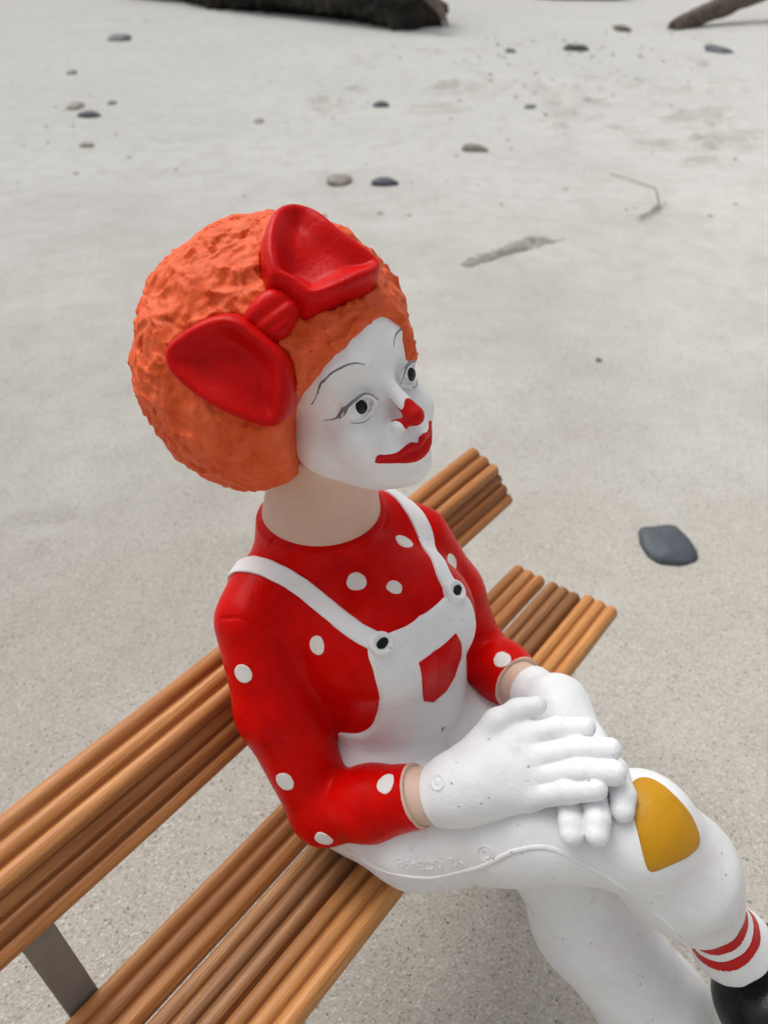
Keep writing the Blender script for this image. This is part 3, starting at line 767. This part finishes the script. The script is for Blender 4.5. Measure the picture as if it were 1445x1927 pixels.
# embossed mark on the thigh
def emboss(text, size, pts, parent, relief=.45):
    cu = bpy.data.curves.new('mark', 'FONT'); cu.body = text; cu.size = size; cu.resolution_u = 4; cu.offset = .0
    ob = bpy.data.objects.new('mark', cu); COL.objects.link(ob)
    me = bpy.data.meshes.new_from_object(ob.evaluated_get(bpy.context.evaluated_depsgraph_get())); bpy.data.objects.remove(ob)
    bm = bmesh.new(); bm.from_mesh(me); bmesh.ops.subdivide_edges(bm, edges=[e for e in bm.edges if e.calc_length() > size * .25], cuts=1)
    r = bmesh.ops.extrude_face_region(bm, geom=bm.faces[:]); top = {v.index for v in ()}
    ext = [g for g in r['geom'] if isinstance(g, bmesh.types.BMVert)]
    for v in ext: v.co.z += 1.
    bm.verts.ensure_lookup_table()
    L = np.array(onto(spline(pts, 12), overall_base)); seg = np.concatenate([[0], np.cumsum(np.linalg.norm(np.diff(L, axis=0), axis=1))])
    co = np.array([v.co[:] for v in bm.verts]); s = co[:, 0]
    base = np.stack([np.interp(s, seg, L[:, i]) for i in range(3)], 1)
    tan = np.stack([np.interp(s + 1, seg, L[:, i]) for i in range(3)], 1) - np.stack([np.interp(s - 1, seg, L[:, i]) for i in range(3)], 1); tan /= np.linalg.norm(tan, axis=1)[:, None] + 1e-9
    def grad(P):
        e = .5; return np.stack([overall_base((P + np.eye(3)[i] * e).astype(f4)) - overall_base((P - np.eye(3)[i] * e).astype(f4)) for i in range(3)], 1) / (2 * e)
    nb = grad(base); nb /= np.linalg.norm(nb, axis=1)[:, None]; up = np.cross(nb, tan); P = base + up * co[:, 1:2]
    for _ in range(3):
        g = grad(P); g /= np.linalg.norm(g, axis=1)[:, None] + 1e-9; P = P - g * overall_base(P.astype(f4))[:, None]
    g = grad(P); g /= np.linalg.norm(g, axis=1)[:, None]; P = P + g * np.where(co[:, 2] > .5, relief, -.6)[:, None]
    for v, p in zip(bm.verts, P): v.co = Vector(p) * .001
    bmesh.ops.recalc_face_normals(bm, faces=bm.faces[:])
    m2 = bpy.data.meshes.new('embossed_mark'); bm.to_mesh(m2); bm.free(); m2.materials.append(MAT['white'])
    return link(bpy.data.objects.new('embossed_mark', m2), parent)
emboss('\u00a9', 14, [(98.4,-57.3,99),(94.5,-61.2,93.3),(89,-65.1,85),(81,-68.1,75.3)], ov)
emboss('92  0C3-98', 9, [(87,-66.2,81),(80.9,-68.1,75.3),(70,-73.1,67.8),(58.4,-77.9,64.2),(43.2,-81.3,59.9),(33.5,-82,55.6),(15,-82,46)], ov)
print('figure', time.time() - T0)
# ---------------------------------------------------------------- beach finds
def lumpy(name, loc, r, mat, seed, rz=0., flat=.5, sq=2.0, sub=3, bumpy=.12, parent=None, tilt=0.):
    bm = bmesh.new(); bmesh.ops.create_icosphere(bm, subdivisions=sub, radius=1.)
    co = np.array([v.co[:] for v in bm.verts])
    p = np.sign(co) * np.abs(co) ** (2 / sq); p /= np.maximum(np.linalg.norm(np.abs(p) , axis=1, ord=sq)[:, None], 1e-6)
    n = noise((co * 10).astype(f4), 7, seed) * bumpy + noise((co * 10).astype(f4), 3.5, seed + 1) * bumpy * .45
    p = p * (1 + n)[:, None] * np.array(r)
    for v, q in zip(bm.verts, p): v.co = q
    me = bpy.data.meshes.new(name); bm.to_mesh(me); bm.free(); me.polygons.foreach_set('use_smooth', [True] * len(me.polygons)); me.materials.append(MAT[mat])
    o = bpy.data.objects.new(name, me); o.location = loc; o.rotation_euler = (tilt, tilt * .6, rz); return link(o, parent)
def pebble(px, py, wpx, hpx, mat, label, seed, rz=0., sq=2.4, name='pebble', th=None, group=None):
    """a stone lying where the photo shows it; width from its apparent size, thickness about a third of it"""
    g = ground_px(px, py); dist = math.sqrt(g.x ** 2 + g.y ** 2 + CAM_Z ** 2); w = wpx / 1447 * dist * .5; el = math.atan2(CAM_Z, math.hypot(g.x, g.y))
    t = th or w * .34; dep = max(min((hpx / 1447 * dist * .5 - t * math.cos(el) * .6) / math.sin(el), w * 1.5), w * .5)
    o = lumpy(name, (g.x, g.y, sand_z(g.x, g.y) + t * (.30 if py > 900 else .12)), (w * (.92 if py > 900 else .86), dep * .92, t), mat, seed, rz, sq=sq, bumpy=.2, tilt=.08)
    tag(o, label, 'stone', group); return o
pebble(1255, 1022, 94, 82, 'slate', 'flat dark blue-grey stone on the sand right of the bench', 3, .15, 2.5, th=.012)
pebble(724, 352, 54, 15, 'slate', 'dark flat pebble just behind the figurine bow, beside a tan one', 5)
pebble(638, 346, 50, 24, 'tanstone', 'tan rounded pebble left of the dark pebble behind the bow', 8)
pebble(893, 285, 52, 16, 'tanstone', 'lone tan-grey pebble half sunk in sand right of centre', 12)
pebble(225, 76, 38, 12, 'slate2', 'dark flat stone at upper left in front of the charred log', 14)
pebble(136, 138, 18, 8, 'slate2', 'tiny dark pebble at the far left of the beach', 15)
pebble(143, 203, 28, 13, 'tanstone', 'tan pebble in the cluster at left, behind the dark long one', 17)
pebble(212, 195, 16, 9, 'slate2', 'small dark pebble right of the tan pebble in the left cluster', 18)
pebble(168, 219, 40, 12, 'slate', 'long dark blue-grey pebble, frontmost dark one of the left cluster', 19, .1)
pebble(162, 271, 26, 9, 'tanstone', 'pale tan pebble below the left cluster of pebbles', 21)
pebble(716, 200, 34, 11, 'slate', 'blue-grey pebble in the middle distance below the charred log', 22)
pebble(960, 100, 20, 10, 'slate', 'small slate pebble right of the charred log end', 24)
pebble(1082, 96, 46, 11, 'slate2', 'long flat dark stone between the log and the leaning driftwood', 25)
pebble(1350, 95, 34, 15, 'slate2', 'dark angular stone below the leaning driftwood', 27, .4)
pebble(1170, 55, 28, 15, 'drift', 'small dark brown rock left of the leaning driftwood', 29, name='rock')
pebble(997, 208, 22, 9, 'slate2', 'small grey pebble among the scuffed sand at right', 31)
pebble(488, 228, 18, 11, 'tanstone', 'tiny tan pebble in the open sand left of centre', 33)
pebble(608, 187, 24, 13, 'tanstone', 'small tan pebble left of the blue-grey one in the middle distance', 34)
pebble(1126, 680, 13, 9, 'slate2', 'tiny dark pebble in the open sand at right', 36)
# debris: bits of shell, weed and wood
fr = random.Random(5); fm = [MAT['slate2'], MAT['tanstone'], MAT['drift']]
vs, fs = [], []
for k in range(230):
    if k < 150: px, py = fr.gauss(1080, 190), 45 + abs(fr.gauss(0, 95))
    else: px, py = fr.uniform(0, 1445), fr.uniform(70, 420)
    if py > 420: continue
    g = ground_px(px, py); s = fr.uniform(.0025, .012) * (1.0 if k < 150 else .7); z = sand_z(g.x, g.y); a = fr.uniform(0, 3.14); i = len(vs)
    for (dx, dy, dz) in ((-1.8,0,-.3),(0,-.8,-.3),(1.6,.1,-.3),(0,.9,-.3),(-.9,.1,.5),(.8,0,.6)):
        vs.append((g.x + s*(dx*math.cos(a)-dy*math.sin(a)), g.y + s*(dx*math.sin(a)+dy*math.cos(a)), z + s*dz))
    fs += [(i+0,i+1,i+4),(i+1,i+5,i+4),(i+1,i+2,i+5),(i+2,i+3,i+5),(i+3,i+4,i+5),(i+3,i+0,i+4)]
o = mesh_obj('beach_debris', vs, fs, MAT['tanstone'], smooth=False); tag(o, 'scattered tiny shell and grit fragments across the sand', 'debris', kind='stuff')
# low ridge of coarse dark sand
def ridge(px0, py0, px1, py1, w, h, name, label):
    a, b = ground_px(px0, py0), ground_px(px1, py1); n, m = 110, 40; d = (b - a); L = d.length; d.normalize(); s = Vector((-d.y, d.x, 0))
    T, Q = np.meshgrid(np.linspace(-.06, 1.06, n), np.linspace(-1.5, 1.5, m), indexing='ij')
    wd = w * (.55 + .6 * np.clip(T, 0, 1))
    X = a.x + d.x * L * T + s.x * Q * wd; Y = a.y + d.y * L * T + s.y * Q * wd
    env = np.clip(1 - Q * Q, 0, 1) * np.clip(np.minimum(T * 12, (1 - T) * 7), 0, 1)
    rag = fbm2(X, Y, .03, 4, 90); fine = fbm2(X, Y, .008, 2, 95)
    Z = sand_height(X, Y) - .004 + np.clip(env * 1.4 + rag * .55 - .25, 0, 1.4) * h + fine * .002 * (env > .05)
    I = np.arange(n * m).reshape(n, m)
    o = mesh_obj(name, np.stack([X, Y, Z], -1).reshape(-1, 3), np.stack([I[:-1, :-1], I[1:, :-1], I[1:, 1:], I[:-1, 1:]], -1).reshape(-1, 4)[:, ::-1], MAT['sand2']); tag(o, label, 'sand ridge'); return o
ridge(862, 502, 1046, 442, .042, .014, 'sand_ridge', 'low clumpy ridge of darker damp sand right of the figurine head')
# dry twig with a tuft of weed
def tube(name, pts, mat, parent, n=7):
    vs, fs = [], []; P = [Vector(p[:3]) for p in pts]
    for i, p in enumerate(P):
        d = (P[min(i+1, len(P)-1)] - P[max(i-1, 0)]).normalized(); a = d.cross(Vector((.1,.2,1))).normalized(); b = d.cross(a)
        for j in range(n):
            t = 2 * math.pi * j / n; vs.append(p + (a * math.cos(t) + b * math.sin(t)) * pts[i][3])
    for i in range(len(P) - 1):
        for j in range(n): fs.append((i*n+j, i*n+(j+1)%n, (i+1)*n+(j+1)%n, (i+1)*n+j))
    fs.append(tuple(range(n))); fs.append(tuple((len(P)-1)*n+j for j in range(n))[::-1])
    return mesh_obj(name, vs, fs, MAT[mat], parent)
g0 = ground_px(1145, 330); g1 = ground_px(1232, 360); g2 = ground_px(1240, 392); g3 = ground_px(1205, 412)
tw = empty('dry_twig', g2); tag(tw, 'thin dry twig with a small tuft of weed lying on the sand at right', 'twig')
def rel(p, dz): q = p - g2; return (q.x, q.y, q.z + dz)
tube('stem', [rel(g0, .006) + (.0012,), rel(g0.lerp(g1, .5), .009) + (.0014,), rel(g1, .008) + (.002,), rel(g1.lerp(g2, .5), .007) + (.0022,), rel(g2, .004) + (.0026,), rel(g3, .004) + (.002,)], 'twig', tw)
vs, fs = [], []; rr = random.Random(9)
for k in range(34):
    c = g3.lerp(g2, rr.uniform(-.15, 1.25)); c = Vector(rel(c, .004)) + Vector((rr.gauss(0, .008), rr.gauss(0, .008), 0)); a = rr.uniform(0, 6.28); l = rr.uniform(.008, .02); wd = .0016; i = len(vs)
    d = Vector((math.cos(a), math.sin(a), rr.uniform(.0, .5))); s = Vector((-d.y, d.x, 0)) * wd
    vs += [c - s, c + s, c + d * l * .6 + s + Vector((0, 0, .002)), c + d * l * .6 - s + Vector((0, 0, .002)), c + d * l]; fs += [(i, i+1, i+2, i+3), (i+3, i+2, i+4)]
mesh_obj('weed_tuft', vs, fs, MAT['weed'], tw)
# driftwood logs
def log(name, a, b, r0, r1, mat, label, seed, n=70, m=40, rough=.22, bend=.0):
    a, b = Vector(a), Vector(b); d = (b - a); L = d.length; d.normalize(); up = Vector((0, 0, 1)); s = d.cross(up).normalized(); u_ = s.cross(d); vs, fs = [], []
    root = empty(name, a); tag(root, label, 'driftwood')
    T, A = np.meshgrid(np.linspace(0, 1, n), np.linspace(0, 2 * math.pi, m, endpoint=False), indexing='ij')
    R = r0 + (r1 - r0) * T
    P = np.stack([T * L, R * np.cos(A), R * np.sin(A)], -1).reshape(-1, 3)
    k = (noise((P * np.array([.35, 1, 1])).astype(f4), r0 * .9, seed) * rough + noise((P * np.array([.25, 1, 1])).astype(f4), r0 * .35, seed + 1) * rough * .5 + noise(P.astype(f4), r0 * .12, seed + 2) * rough * .5).reshape(n, m)
    endj = noise(np.stack([np.cos(A[0]) * 3, np.sin(A[0]) * 3, A[0] * 0 + seed], 1).astype(f4), 1., seed + 4) * r0 * .5
    R = R * (1 + k) * np.clip(np.minimum(T * 30, (1 - T) * 30) + .55, 0, 1) ** .5
    for i in range(n):
        for j in range(m):
            t = T[i, j]; x = t * L + endj[j] * max(0, 1 - min(t, 1 - t) * 14) * (1 if t > .5 else -1)
            p = d * x + s * (R[i, j] * math.cos(A[i, j])) + u_ * (R[i, j] * math.sin(A[i, j]) + bend * math.sin(math.pi * t)); vs.append(p)
    for i in range(n - 1):
        for j in range(m): fs.append((i*m+j, i*m+(j+1)%m, (i+1)*m+(j+1)%m, (i+1)*m+j))
    c0 = len(vs); vs.append(d * (.02 * L)); c1 = len(vs); vs.append(d * (L * .985))
    for j in range(m): fs.append((c0, (j+1)%m, j)); fs.append((c1, (n-1)*m+j, (n-1)*m+(j+1)%m))
    mesh_obj('trunk', vs, fs, MAT[mat], root); return root
E1 = ground_px(812, 60); E2 = ground_px(330, 4)
lg = log('charred_log', (E1.x, E1.y + .26, .18), (E2.x - .5, E2.y + .75, .24), .27, .30, 'charred', 'big charred black driftwood log lying across the top of the picture', 3, n=160, m=80, rough=.42)
sp_a = ground_px(770, 50); sp_b = ground_px(842, 66)
tube('splinter', [(sp_a.x - E1.x, sp_a.y - E1.y - .12, .12, .06), (sp_b.x - E1.x - .06, sp_b.y - E1.y - .22, -.02, .035), (sp_b.x - E1.x, sp_b.y - E1.y - .24, -.13, .008)], 'drift', lg, 9)
W1 = ground_px(1262, 55); W2 = ground_px(1430, 40)
log('leaning_driftwood', (W1.x, W1.y, .00), (W1.x + 1.5, W1.y + .9, .42), .05, .125, 'drift', 'grey-brown driftwood pole leaning out of the sand at top right', 21, n=40, m=24, rough=.14)
K1 = ground_px(1080, 2)
log('dark_driftwood_piece', (K1.x - .35, K1.y + .35, .06), (K1.x + .5, K1.y + .2, .10), .12, .1, 'charred', 'dark driftwood piece at the top edge between the two logs', 33, n=30, m=24, rough=.3)
print('built in', time.time() - T0)
